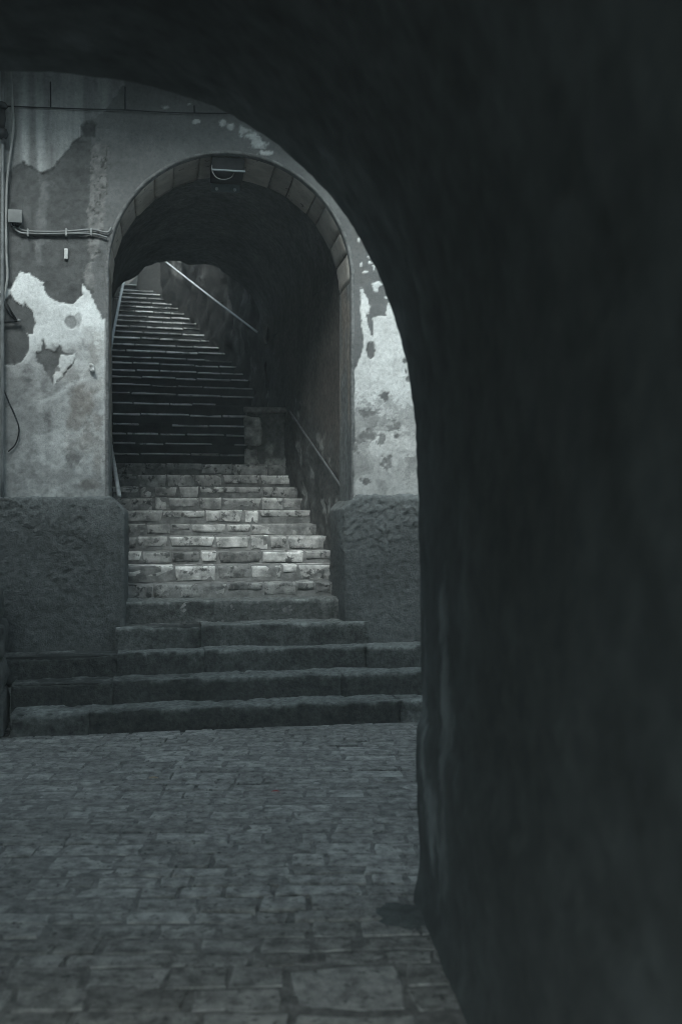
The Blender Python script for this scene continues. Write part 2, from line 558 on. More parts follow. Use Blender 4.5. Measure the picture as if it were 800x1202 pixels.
def wall_layers(U, Z):
    P3 = np.stack([U, np.zeros_like(U), Z], 1)
    px, py = survey(U, Z)
    wob = 3.2 * fbm(P3, 9, 4, 3); wob2 = 3.2 * fbm(P3, 9, 4, 44)
    fine = 1.6 * fbm(P3, 45, 3, 5)
    qx, qy = px + wob, py + wob2
    def mask(poly, soft=0.7, amp=1.0):
        return sstep(-soft, soft, poly_sdf(qx, qy, poly) + fine * amp)
    big = 1.5 * fbm(P3, 1.6, 4, 8); mid = 1.6 * fbm(P3, 6, 5, 9, .6); sml = 1.9 * fbm(P3, 26, 4, 10, .65)
    streak = 1.7 * fbm(P3, np.array([16, 1, 1.3]), 4, 12)
    pit = sstep(.30, .55, fbm(P3, 48, 3, 14)); crack = sstep(.93, .985, ridged(P3 + .05 * np.stack([mid, 0 * mid, big], 1), 2.6, 3, 15)) * sstep(.0, .5, big + .3 * mid)
    lum = 0.135 * (1 + .18 * big + .14 * mid + .10 * sml)
    h = 0.006 + 0 * lum
    warm = np.zeros_like(lum)
    def lay(m, l, hh=None, w=None):
        nonlocal lum, h, warm
        lum = lum * (1 - m) + l * m
        if hh is not None: h = h * (1 - m) + hh * m
        if w is not None: warm = warm * (1 - m) + w * m
    # dark bare render, left
    C_ = mask([(-40, 190), (10, 202), (28, 189), (52, 202), (65, 197), (75, 181), (86, 166), (97, 161), (108, 160), (112, 200), (108, 300), (110, 345), (60, 380), (-40, 380)])
    lay(C_, 0.092 * (1 + .25 * mid + .2 * sml + .2 * big), 0.001 + .0015 * sml)
    # upper left coat with pale run-off streaks
    B_ = mask([(-60, 40), (150, 40), (150, 95), (143, 104), (130, 122), (123, 130), (107, 140), (94, 148), (97, 161), (86, 166), (75, 181), (65, 197), (52, 202), (28, 189), (10, 202), (-60, 200)])
    lay(B_, 0.25 * (1 + .15 * big) + .15 * np.clip(streak, -.5, 1) + .02 * sml, 0.009)
    hole = mask([(95, 150), (104, 142), (114, 146), (113, 160), (100, 164)], 1.0)
    lay(hole, .06 + .02 * sml, -0.004)
    # crumbly band of rubble beside the smooth coat, and a cracked strip
    band = mask([(108, 176), (118, 168), (126, 172), (124, 240), (121, 268), (117, 296), (104, 305), (103, 250)], 1.2, 1.6)
    cr = ridged(P3, 20, 3, 71)
    lay(band, .165 * (1 + .35 * sml) - .09 * sstep(.74, .86, cr), 0.003 + .006 * mid - .004 * sstep(.74, .88, cr), .25)
    strip = mask([(48, 205), (57, 205), (57, 240), (53, 262), (51, 285), (50, 312), (43, 312), (41, 275), (45, 245), (48, 225)], 1.3, 1.8)
    lay(strip * .8, .145 * (1 + .3 * sml), 0.004)
    lay(mask([(100, 312), (108, 308), (112, 335), (103, 340), (98, 325)], 1.0, 1.6), .17 * (1 + .4 * sml), .003, .2)
    # pale lower coat, left
    pale = mask([(-60, 330), (13, 339), (26, 318), (42, 324), (52, 332), (55, 345), (71, 355), (86, 358), (96, 350), (97, 332), (107, 346), (115, 361), (121, 374), (126, 374), (126, 640), (-60, 640)], .6)
    left = sstep(200, 150, px)
    sw = 1.7 * fbm(P3 + .25 * np.stack([mid, 0 * mid, big], 1), 4.5, 5, 23)
    stn = 0.36 * (1 + .34 * sw + .18 * sml + .18 * big + .15 * streak) + .10 * sstep(70, 118, px) * np.clip(sw + .25, 0, 1)
    lay(pale, stn, 0.009, .1)
    whitez = sstep(-10, 14, poly_sdf(qx + 3 * mid, qy + 16 * sw, [(-10, 300), (140, 300), (140, 396), (124, 430), (112, 392), (84, 398), (70, 402), (44, 404), (30, 418), (20, 400)]))
    lay(whitez * pale * left, .66 * (1 + .12 * mid + .05 * sml + .14 * sw), None, 0)
    def seg(pts):
        d = np.full(len(px), 1e9)
        Q = np.stack([qx + 2 * mid, qy + 2 * sml], 1)
        for a, b in zip(pts[:-1], pts[1:]):
            a, b = np.array(a, float), np.array(b, float); e = b - a
            t = np.clip(((Q - a) @ e) / (e @ e), 0, 1)
            d = np.minimum(d, np.linalg.norm(Q - a - t[:, None] * e, axis=1))
        return d
    for (cx, cy, rx, ry, l_, w_, k_) in [(97, 468, 17, 24, .225, 1.0, .85), (90, 492, 15, 12, .25, .8, .7), (114, 500, 6, 15, .23, .9, .7), (116, 545, 7, 20, .26, .7, .6), (103, 570, 12, 9, .22, .7, .7),
                                         (112, 418, 8, 22, .27, .6, .6), (80, 440, 20, 12, .28, .5, .5), (88, 532, 12, 14, .21, .4, .6), (22, 452, 14, 10, .17, .1, .6), (12, 500, 9, 55, .20, .0, .5), (56, 560, 30, 18, .27, .2, .5), (40, 470, 12, 16, .27, .2, .4)]:
        m = sstep(1.25, .35, np.hypot((qx + 5 * sw - cx) / rx, (qy + 5 * mid - cy) / ry) + .35 * sml + .3 * sw)
        lay(m * pale * left * k_, l_ * (1 + .22 * sml + .2 * mid), None, w_)
    for pts, wd, l_, k_ in [([(50, 472), (66, 465), (82, 452), (98, 443), (121, 440)], 3.5, .50, .7), ([(122, 480), (112, 492), (108, 520), (105, 556)], 3.5, .47, .7), ([(76, 466), (82, 480), (74, 500)], 3, .44, .5), ([(122, 400), (121, 470), (121, 560)], 2.0, .50, .6)]:
        lay(sstep(1.2, .2, seg(pts) / wd + .4 * sml) * pale * left * k_, l_ * (1 + .15 * sml), None, 0)
    # brown damp stain and drips
    st = sstep(.05, .5, sw + .55 * np.exp(-(((px - 97) / 16) ** 2 + ((py - 475) / 28) ** 2)) - .15)
    lay(st * pale * left * sstep(435, 470, py) * sstep(70, 92, px), .27 * (1 + .2 * sml), None, .55)
    drip = sstep(.1, .5, fbm(P3, np.array([26, 1, 2.5]), 4, 61)) * sstep(480, 515, py) * sstep(80, 100, px) * left
    lay(drip * pale * .6, .50, None, .05)
    dmp = sstep(70, 0, px) * sstep(420, 470, py) * .45
    lay(dmp * pale * left, .22 * (1 + .2 * mid), None, 0)
    for (cx, cy, r_, l_) in [(61, 520, 4, .55), (78, 522, 5, .6), (86, 540, 9, .2), (92, 552, 5, .5), (103, 572, 8, .17), (98, 500, 3, .12), (36, 530, 6, .24)]:
        lay(sstep(1.1, .5, np.hypot(qx - cx, (qy - cy) * 1.2) / r_ + .5 * sml) * .85, l_ * (1 + .2 * sml))
    # dark bare patch within the white
    Fp = mask([(-8, 372), (2, 360), (12, 345), (14, 342), (18, 352), (27, 358), (29, 353), (33, 362), (36, 362), (41, 380), (38, 392), (31, 390), (34, 400), (33, 412), (27, 424), (18, 430), (4, 428), (-8, 420)], .45, .8)
    lay(Fp, .088 * (1 + .2 * big + .15 * sml), 0.0005)
    lay(mask([(52, 398), (54, 408), (62, 411), (70, 405), (75, 413), (84, 414), (89, 416), (86, 424), (71, 447), (63, 452), (54, 439), (49, 428), (42, 424), (41, 411), (48, 411)], .5, .8), .115 * (1 + .3 * mid + .2 * sml), .002)
    lay(mask([(70, 414), (80, 416), (89, 415), (84, 425), (78, 432), (72, 444), (64, 451), (62, 442), (66, 430), (69, 422)], .5, .8), .56 * (1 + .1 * mid), .010)
    lay(sstep(1.1, .85, np.hypot(qx - 66, (qy - 434)) / 3.5), .2)
    lay(sstep(1.12, .9, np.hypot((qx - 84) / 7, (qy - 378) / 8.5)) * .9, .20 * (1 + .2 * mid), .004)
    lay(sstep(1.15, .85, np.hypot((qx - 93) / 5, (qy - 376) / 8.5)) * .6, .22 * (1 + .2 * mid), .005)
    for poly, k_ in [([(13, 339), (26, 318), (42, 324), (52, 332), (55, 345), (71, 355), (86, 358), (96, 350), (97, 332), (107, 346), (115, 361), (121, 374)], .45),
                     ([(10, 202), (28, 189), (52, 202), (65, 197), (75, 181), (86, 166), (97, 161)], .5)]:
        d = np.full(len(px), 1e9)
        for a, b in zip(poly[:-1], poly[1:]):
            a, b = np.array(a, float), np.array(b, float); e = b - a
            t = np.clip(((np.stack([qx, qy], 1) - a) @ e) / (e @ e), 0, 1)
            d = np.minimum(d, np.hypot(qx - a[0] - t * e[0], qy - a[1] - t * e[1]))
        lum = lum * (1 - k_ * sstep(1.5, .2, np.abs(d + fine) + .5 * sml) * sstep(-.5, .4, mid))  # dark rim painted along coat edges as the shadow of their thickness
    # flakes by the crown of the arch and up the right side
    for (cx, cy, rx, ry) in [(294, 160, 14, 6), (303, 169, 11, 5), (285, 154, 6, 5), (272, 150, 4, 5), (195, 127, 5, 2.5), (222, 123, 4, 4), (230, 143, 4, 2.5), (262, 144, 4, 5), (310, 181, 9, 3)]:
        lay(sstep(1.2, .6, np.hypot((qx - cx) / rx, (qy - cy) / ry) + .5 * sml + .4 * mid), .52 * (1 + .2 * sml), .010)
    right = sstep(398, 408, px)
    up = right * sstep(360, 330, py)
    lay(up * sstep(.15, .5, mid + .2), .125, .004, .25)
    for (cx, cy, rx, ry) in [(428, 320, 4, 2.2), (424, 311, 2, 3), (420, 282, 1.6, 2.5), (439, 315, 2, 4), (442, 334, 6, 3), (440, 341, 2.5, 3), (424, 341, 2, 3), (453, 350, 1.8, 2.2), (432, 301, 2, 2), (434, 309, 2.5, 1.4)]:
        lay(sstep(1.15, .7, np.hypot((px + fine - cx) / rx, (py + fine - cy) / ry) + .5 * sml) * right, .58, .010)
    wr = mask([(423, 346), (427, 345), (431, 352), (435, 360), (433, 369), (428, 370), (430, 380), (434, 395), (437, 398), (436, 374), (444, 370), (452, 371), (456, 357), (470, 357), (520, 420), (520, 640), (380, 640), (414, 640), (415, 440), (423, 420), (425, 400), (422, 375)], .5, .8)
    sr = 1.3 * fbm(P3 + .34 * np.stack([fbm(P3, 5, 3, 81), 0 * mid, fbm(P3, 5, 3, 82)], 1), 3.6, 5, 83)
    ring_ = np.abs(np.sin(7 * sr))
    tone = .60 * (1 + .12 * mid) - .07 * sstep(.55, 1, ring_) * sstep(405, 440, py) - .17 * sstep(.12, .22, 1.5 * fbm(P3 + .1 * np.stack([mid, 0 * mid, sml], 1), 5, 4, 85)) * sstep(425, 470, py)
    tone = tone - .16 * sstep(440, 500, py) * sstep(-.1, .5, sr)
    tone = tone * (1 - .22 * sstep(500, 560, py))
    lay(wr * right, tone * (1 + .08 * sml), .010, .12 + .2 * sstep(460, 520, py))
    lay(mask([(430, 402), (437, 401), (440, 412), (437, 421), (431, 424), (429, 414)], .5, .8) * right, .13 * (1 + .2 * sml), .002)
    for (cx, cy, rx, ry, l_) in [(451, 466, 5, 5, .14), (431, 485, 10, 4, .19), (459, 500, 8, 8, .20), (458, 497, 4.5, 5, .34), (432, 512, 10, 6, .20), (446, 516, 4, 7, .24), (465, 512, 4, 4, .17), (453, 543, 6, 8, .24), (428, 565, 5, 3, .2), (476, 422, 3, 3, .15), (474, 436, 2.5, 5, .13), (478, 446, 3, 4, .18)]:
        lay(sstep(1.2, .7, np.hypot((qx - cx) / rx, (qy - cy) / ry) + .6 * sml) * right * wr, l_ * (1 + .2 * sml), .007)
    # joint-side strip next to the opening stays grey
    a_ = arch_sdf(U, Z)
    edge = sstep(.028, .018, a_ + .003 * sml) * sstep(3.45, 3.3, Z) * left
    lay(edge * .7, .15 * (1 + .2 * sml))
    lum = lum * (1 - .18 * pit) * (1 - .45 * crack)
    h = h - .003 * crack - .0015 * pit
    tintc = np.stack([.965 + .085 * warm, 1 - .005 * warm, 1.0 - .075 * warm], 1)
    h = h * 1.3 + .0016 * mid + .0010 * sml + .004 * big
    return np.clip(lum, .03, .80)[:, None] * tintc, h
colw, hw = wall_layers(U, Z)
o = mk('front_wall', W(U, -hw, Z), Fq, M['plaster'], bld, True, colw)

# rest of the facade, left, right and above (outside what the street shows)
def wall_sheet(name, pts, m, parent):
    return mk(name, np.array(pts, float), [(0, 1, 2, 3)], m, parent, smooth=False)
ZT = 8.6
wall_sheet('upper_wall', [W(-9, 0, 5.33), W(9, 0, 5.33), W(9, 0, ZT), W(-9, 0, ZT)], M['plain_plaster'], bld)
wall_sheet('side_wall', [W(-9, 0, -.2), W(-3.29, 0, -.2), W(-3.29, 0, 5.33), W(-9, 0, 5.33)], M['plain_plaster'], bld)
wall_sheet('side_wall', [W(.97, 0, -.2), W(9, 0, -.2), W(9, 0, 5.33), W(.97, 0, 5.33)], M['plain_plaster'], bld)
wall_sheet('roof', [W(-9, -0.9, ZT), W(9, -0.9, ZT), W(9, 5.0, ZT), W(-9, 5.0, ZT)], M['plain_plaster'], bld)

V, F = rough_box((-4.5, -1.30, 5.42), (2.6, -.006, 5.60), .2, .02, .004, 4, 15)  # unseen slab added above the street to shade the upper wall
mk('shade_slab', W(V[:, 0], V[:, 1], V[:, 2]), F, M['plain_plaster'], bld)

# base plinths, thick rough cement render
def plinth(u0, u1, z0, z1, s0, s1, inner, seed):
    V, F = box_lattice(axis(u0, u1, .013, .03), axis(s0, s1, .03, .03), axis(z0, z1, .013, .03))
    lo, hi = (u0, s0, z0), (u1, s1, z1)
    V, n = rounded(V, lo, hi, .03)
    # chamfered top corner on the stair side
    ui = u1 if inner > 0 else u0
    c = .125
    d = (inner * (V[:, 0] - ui) + (V[:, 2] - z1)) + c
    m = d > 0
    V[m, 0] -= inner * d[m] / 2; V[m, 2] -= d[m] / 2
    n = vnormals(V, F)
    P = V + seed
    lump = fbm(P, 3, 3, seed); mid = fbm(P, 24, 4, seed + 1)
    wx = P + .04 * np.stack([fbm(P, 9, 2, seed + 5), fbm(P, 9, 2, seed + 6), fbm(P, 9, 2, seed + 7)], 1)
    cr = ridged(wx, 15, 4, seed + 2); fine = fbm(P, 55, 3, seed + 3)
    crk = sstep(.70, .92, cr) * sstep(-.1, .4, fbm(P, 3.5, 3, seed + 11))
    drag = fbm(P @ np.array([[.8, 0, .6], [0, 1, 0], [-.6, 0, .8]]), np.array([70, 30, 14]), 3, seed + 12)
    md = .6 + .7 * sstep(-.25, .3, fbm(P, 2.6, 3, seed + 21)) * sstep(.2, .8, (V[:, 2] - z0) / (z1 - z0) + .6 * lump)
    disp = .014 * lump + md * (.010 * mid - .008 * crk + .009 * fine + .005 * drag)
    V = V + n * disp[:, None]
    zz = (V[:, 2] - z0) / (z1 - z0)
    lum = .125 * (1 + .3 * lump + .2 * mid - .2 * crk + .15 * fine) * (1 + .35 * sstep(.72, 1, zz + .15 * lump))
    col = lum[:, None] * np.array([.93, 1.0, .99])
    return mk('plinth', W(V[:, 0], V[:, 1], V[:, 2]), F, M['stucco'], bld, True, col)
PZ = uz(60, 583, -.08)[1]
plinth(-3.3, uz(147, 640, -.08)[0], SZ[2] - .12, PZ, -.085, .66, 1, 11)
plinth(uz(403.5, 640, -.08)[0], 1.0, SZ[2] - .12, PZ + .02, -.085, .66, -1, 17)

# voussoirs of the arch
NVS = 15
cuts = np.linspace(0, math.pi, NVS + 1)
rv = random.Random(5)
cuts[1:-1] += np.array([rv.uniform(-.055, .055) for _ in range(NVS - 1)])
for i in range(NVS):
    a0, a1 = cuts[i] + .0045, cuts[i + 1] - .0045
    r0 = RA - rv.uniform(.0, .012) - .004
    aa = np.linspace(a0, a1, 7); ss = np.array([.045, .06, .2, .35, .5, .60, .615 + rv.uniform(-.02, .015)])
    V, F = box_lattice(aa, ss, np.array([r0, r0 + .015, r0 + .2]))
    A, S, Q = V[:, 0].copy(), V[:, 1], V[:, 2]
    am = (a0 + a1) / 2
    rim = (np.abs(A - a0) < 1e-6) | (np.abs(A - a1) < 1e-6) | (S < .05) | (S > .605)
    Q = np.where(rim & (Q < r0 + .01), Q + .010, Q)
    P = W(UC - Q * np.cos(A), S, ZS + Q * np.sin(A))
    P = P + .004 * np.stack([fbm(P, 12, 3, 1), fbm(P, 12, 3, 2), fbm(P, 12, 3, 3)], 1)
    mk('voussoir', P, F, M['voussoir'], bld)

# plaster roll moulding round the opening (jamb - arch - jamb)
path = [(UL, z) for z in np.linspace(PZ - .05, ZS, 40, endpoint=False)]
path += [(UC - RA * math.cos(a), ZS + RA * math.sin(a)) for a in np.linspace(0, math.pi, 70)]
path += [(UR, z) for z in np.linspace(ZS, PZ - .05, 41)[1:]]
path = np.array(path)
tang = np.gradient(path, axis=0); tang /= np.linalg.norm(tang, axis=1)[:, None]
nrm = np.stack([tang[:, 1], -tang[:, 0]], 1)       # towards the inside of the opening
prof = [(-.020, -.004), (-.014, -.012), (-.002, -.015), (.007, -.010), (.010, .002), (.010, .05)]
V = []
for (pu_, pz_), (nu_, nz_) in zip(path, nrm):
    for (a_, s_) in prof:
        V.append((pu_ + nu_ * a_, s_, pz_ + nz_ * a_))
V = np.array(V)
jit = .005 * fbm(V, np.array([6, 6, 5]), 4, 91)
V[:, 0] += jit; V[:, 1] += .6 * jit
lum = .15 * (1 + .35 * fbm(V, 7, 4, 92) + .2 * fbm(V, 40, 3, 93))
mk('arch_moulding', W(V[:, 0], V[:, 1], V[:, 2]), grid_faces(len(path), len(prof)), M['attr_stone'], bld, True, lum[:, None] * np.array([.97, 1, 1]))

# jamb reveals
def jamb(u0, u1, seed, side):
    V, F = rough_box((u0, .03, SZ[4] - .1), (u1, .60, ZS - .004), .035, .012, .006, 7, seed)
    gr = fbm(V, np.array([60, 60, 3]), 4, seed)
    V[:, 0] += .004 * gr
    lum = .18 * (1 + .6 * gr + .35 * fbm(V, 5, 4, seed + 3))
    wm = sstep(.0, .5, fbm(V, np.array([3, 3, 1.2]), 3, seed + 9))
    col = lum[:, None] * (np.array([.95, 1, 1]) * (1 - wm[:, None]) + np.array([1.25, 1.08, .93]) * wm[:, None])
    mk('jamb', W(V[:, 0], V[:, 1], V[:, 2]), F, M['attr_stone'], bld, True, col)
jamb(UL - .16, UL + .004, 31, 1)
jamb(UR - .006, UR + .16, 32, -1)

# vaulted passage over the stairs
YT0, YT1 = 8.80, 13.25
ZV, ZC = 3.85, 4.93
ny = 90
def section(Yc, phi, t):
    L, Rr = ends(Yc, phi)
    return L, Rr
ysec = np.linspace(YT0, YT1, ny)
Ls, Rs = [], []
for yc in ysec:
    ph = TH + R(3) * float(sstep(9, 13, yc))
    l, r = ends(yc, ph)
    Ls.append(l); Rs.append(r)
Ls, Rs = np.array(Ls), np.array(Rs)
def stair_z(y):
    return np.interp(y, SY, SZ)
def pass_wall(E, sgn, seed, name='passage_wall'):
    nz = 110
    V = []
    for (x, y_) in E:
        zz = np.linspace(0.2, ZV, nz)
        V.append(np.stack([np.full(nz, x), np.full(nz, y_), zz], 1))
    V = np.vstack(V)
    rel = V[:, 2] - stair_z(V[:, 1])
    low = sstep(1.15, .75, rel + .25 * fbm(V, 2.5, 3, seed))
    d = (.012 + .030 * low) * fbm(V, 5, 4, seed) + (.004 + .02 * low) * fbm(V, 17, 4, seed + 1)
    V[:, 0] -= sgn * (-d)
    br = 1.3 * fbm(V, 3, 4, seed + 4) + 1.2 * fbm(V, np.array([18, 18, 9]), 4, seed + 5, .7)
    lum = (.105 * (1 + .35 * br)) * (1 - low) + low * (.10 * (1 + .5 * fbm(V, 9, 4, seed + 2)) + .26 * sstep(.28, .55, fbm(V, 6, 4, seed + 8)))
    col = lum[:, None] * (np.array([1.10, 1.0, .90]) * (1 - low[:, None]) + np.array([.97, 1, .98]) * low[:, None])
    mk(name, V, grid_faces(len(E), nz, flip=sgn > 0), M['attr_stone'], bld, True, col)
pass_wall(Ls, 1, 41)
pass_wall(Rs, -1, 47)
na = 60
V = []
for l, r in zip(Ls, Rs):
    c = (l + r) / 2; hv = (r - l) / 2
    for a in np.linspace(0, math.pi, na):
        p = c - hv * math.cos(a)
        V.append((p[0], p[1], ZV + (ZC - ZV) * math.sin(a) ** .85))
V = np.array(V)
rimw = sstep(12.7, 13.2, V[:, 1] - .18 * (V[:, 0] + 2))
V += (.018 + .06 * rimw)[:, None] * np.stack([fbm(V, 4, 4, 53), .6 * fbm(V, 4, 4, 54), fbm(V, 4, 4, 55)], 1)
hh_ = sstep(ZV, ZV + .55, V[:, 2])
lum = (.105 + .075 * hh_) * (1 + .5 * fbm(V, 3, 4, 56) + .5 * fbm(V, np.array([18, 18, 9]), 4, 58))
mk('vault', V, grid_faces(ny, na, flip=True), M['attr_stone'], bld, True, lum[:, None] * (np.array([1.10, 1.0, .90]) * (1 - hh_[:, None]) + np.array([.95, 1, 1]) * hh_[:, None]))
# connecting shoulder between arch ring and passage, and the rear wall above the passage
sec0 = V[:na]
ring = np.array([W(UC - (RA + .19) * math.cos(a), .58, ZS + (RA + .19) * math.sin(a)) for a in np.linspace(0, math.pi, na)])
low0 = [W(UL - .15, .58, .2), W(UL - .15, .58, ZS)]
fl = np.vstack([np.linspace((Ls[0][0], Ls[0][1], .2), (Ls[0][0], Ls[0][1], ZV), 6), sec0[1:-1], np.linspace((Rs[0][0], Rs[0][1], ZV), (Rs[0][0], Rs[0][1], .2), 6)])
fo = np.vstack([np.linspace(W(UL - .16, .55, .2), W(UL - .16, .55, ZS), 6), ring[1:-1], np.linspace(W(UR + .16, .55, ZS), W(UR + .16, .55, .2), 6)])
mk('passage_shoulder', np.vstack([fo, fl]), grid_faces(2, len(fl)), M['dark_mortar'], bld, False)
sec1 = V[-na:]
l, r = Ls[-1], Rs[-1]
inn = np.vstack([[(l[0], l[1], .2), (l[0], l[1], ZV)], sec1[1:-1], [(r[0], r[1], ZV), (r[0], r[1], .2)]])
dirv = (r - l) / np.linalg.norm(r - l)
lo2, ro2 = l - dirv * 6, r + dirv * 6
aa = np.linspace(0, math.pi, na)
outp = [(lo2[0], lo2[1], .2), (lo2[0], lo2[1], ZV)]
for a in aa[1:-1]:
    t = (1 - math.cos(a)) / 2
    p = lo2 + (ro2 - lo2) * t
    outp.append((p[0], p[1], ZT))
outp += [(ro2[0], ro2[1], ZV), (ro2[0], ro2[1], .2)]
mk('rear_wall', np.vstack([inn, np.array(outp)]), grid_faces(2, len(inn)), M['plain_plaster'], bld, False)

# ------------------------------------------------------------------ the stairs
stairs = empty('stone_staircase', (-0.8, 7.5, 0), 'long worn stone staircase rising from the street through the arch', 'staircase')

def unit_stone(seed, trap):
    r = random.Random(seed)
    lo, hi = (-.5, -.5, -.5), (.5, .5, .5)
    V, F = box_lattice(np.array([-.5, -.48, -.2, .08, .3, .48, .5]), np.array([-.5, -.48, .5]), np.array([-.5, -.47, -.1, .2, .47, .5]))
    V, n = rounded(V, lo, hi, .022)
    if trap:
        tl, tr_ = r.uniform(-.02, trap), r.uniform(-.02, trap)
        k = np.clip(.5 - V[:, 2], 0, 1) ** r.choice([1, 1.6])
        V[:, 0] += np.where(V[:, 0] < 0, tl, -tr_) * k * np.abs(V[:, 0]) * 2
        bl = np.array([r.uniform(0, .16) for _ in range(7)])
        lift = np.interp(V[:, 0], np.linspace(-.5, .5, 7), bl)
        V[:, 2] += lift * np.clip(.1 - V[:, 2], 0, 1) * 1.4
    V[:, 1] += .05 * fbm(V + seed, 3.5, 3, seed) * (V[:, 1] < 0)
    V[:, 2] += .03 * fbm(V + seed, 2.5, 2, seed + 5) * (V[:, 2] > .3)
    ed = (V[:, 1] < -.495 + .05) & (V[:, 2] > .46)
    V[ed & (V[:, 1] < -.46), 2] -= .07 + .05 * np.abs(fbm(V[ed & (V[:, 1] < -.46)] + seed, 5, 2, seed))
    wear = 1 + .45 * ((V[:, 1] < -.40) & (V[:, 2] > .30))
    return mesh_data('stone', V, F, M['step_stone'], True, wear[:, None] * np.ones(3))
stone_me = [unit_stone(200 + i, .10) for i in range(12)]
dirty_me = []
for m_ in stone_me:
    m2 = m_.copy(); m2.materials[0] = M['step_stone_dirty']; dirty_me.append(m2)
slab_me = []
for i in range(8):
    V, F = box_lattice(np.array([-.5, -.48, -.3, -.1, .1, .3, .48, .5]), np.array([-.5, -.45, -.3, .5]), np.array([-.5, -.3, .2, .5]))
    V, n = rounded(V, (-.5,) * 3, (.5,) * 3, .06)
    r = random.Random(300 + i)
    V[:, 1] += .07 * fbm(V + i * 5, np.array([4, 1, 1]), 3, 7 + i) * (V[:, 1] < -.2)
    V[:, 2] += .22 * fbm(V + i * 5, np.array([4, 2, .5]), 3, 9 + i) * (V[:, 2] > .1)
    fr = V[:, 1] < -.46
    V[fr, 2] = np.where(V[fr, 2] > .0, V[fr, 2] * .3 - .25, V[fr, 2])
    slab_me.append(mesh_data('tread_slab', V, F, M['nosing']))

def place(me, name, loc, rotz, scale, parent):
    o = bpy.data.objects.new(name, me)
    COL.objects.link(o)
    o.location = loc
    o.rotation_euler = (0, 0, rotz)
    o.scale = scale
    adopt(o, parent)
    return o

rs = random.Random(77)
# the four wide bottom steps: big dark slabs
UW = {0: (uz(12, 850, -.9)[0], 1.3), 1: (uz(13, 810, -.62)[0], 1.3), 2: (uz(8, 770, -.35)[0] - .3, 1.3), 3: (uz(136, 735, -.12)[0], uz(432, 735, -.12)[0])}
CUTS = {0: [105, 505 - 35], 1: [132, 400], 2: [138, 240, 430], 3: [236]}
for k in range(4):
    u0, u1 = UW[k]
    z1, z0 = SZ[k], (SZ[k - 1] if k else 0.0)
    s0 = STEP_S[k]
    s1 = STEP_S[k + 1] if k < 3 else STEP_S[3] + .5
    Vc, Fc = box_lattice(np.linspace(u0 + .02, u1 - .02, 20), np.array([s0 + .03, s1 + .3]), np.array([z0 - .08, z1 - .02]))
    st = mk('step', W(Vc[:, 0], Vc[:, 1], Vc[:, 2]), Fc, M['dark_mortar'], stairs, False)
    cu = [u0] + [uz(c, 790, s0)[0] for c in CUTS[k]] + [u1]
    for i in range(len(cu) - 1):
        a, b = cu[i] + .001, cu[i + 1] - .001
        hgt = rs.uniform(-.004, .004)
        lo, hi = (a, s0 + rs.uniform(-.012, .012), z0 - .05), (b, s1 + .12, z1 + hgt - .012 * (i == 0))
        V, F = box_lattice(np.linspace(a, b, max(4, int((b - a) / .024))), axis(lo[1], hi[1], .026, .014), axis(lo[2], hi[2], .02, .014))
        V, _n = rounded(V, (a - 1, lo[1], lo[2]), (b + 1, hi[1], hi[2]), .014)
        n = vnormals(V, F); n[:, 0] = 0
        sd_ = 60 + k * 7
        lump = 1.5 * fbm(V, 2.2, 3, sd_); mid = 1.6 * fbm(V, 9, 4, sd_ + 1, .6); fine = 1.6 * fbm(V, 34, 3, sd_ + 2)
        front = sstep(.05, .0, V[:, 1] - lo[1])
        chip = sstep(.15, .6, fbm(V, 13, 4, sd_ + 4)) * np.exp(-((V[:, 2] - z1) / .035) ** 2)
        V = V + n * (.011 * lump + .006 * mid + .004 * fine - .018 * chip)[:, None]
        # worn, sagging front edge towards the left end
        sag = .030 * sstep(-1.6, -2.4, V[:, 0]) * (k < 3)
        V[:, 2] -= sag * sstep(z0, z1, V[:, 2]) * front
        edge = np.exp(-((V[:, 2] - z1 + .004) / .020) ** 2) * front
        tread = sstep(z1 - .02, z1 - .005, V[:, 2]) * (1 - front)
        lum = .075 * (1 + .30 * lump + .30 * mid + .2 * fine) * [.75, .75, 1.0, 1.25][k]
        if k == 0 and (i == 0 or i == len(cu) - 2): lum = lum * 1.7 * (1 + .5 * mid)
        lum = lum + .13 * edge * sstep(-.35, .35, mid + .5 * lump) + .12 * tread * (1 + .3 * mid)  # treads painted paler than the risers, as lit from above
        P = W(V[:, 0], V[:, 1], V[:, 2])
        mk('slab', P, F, M['slab_stone'], st, True, np.clip(lum, .015, .5)[:, None] * np.array([.94, 1, .98]))

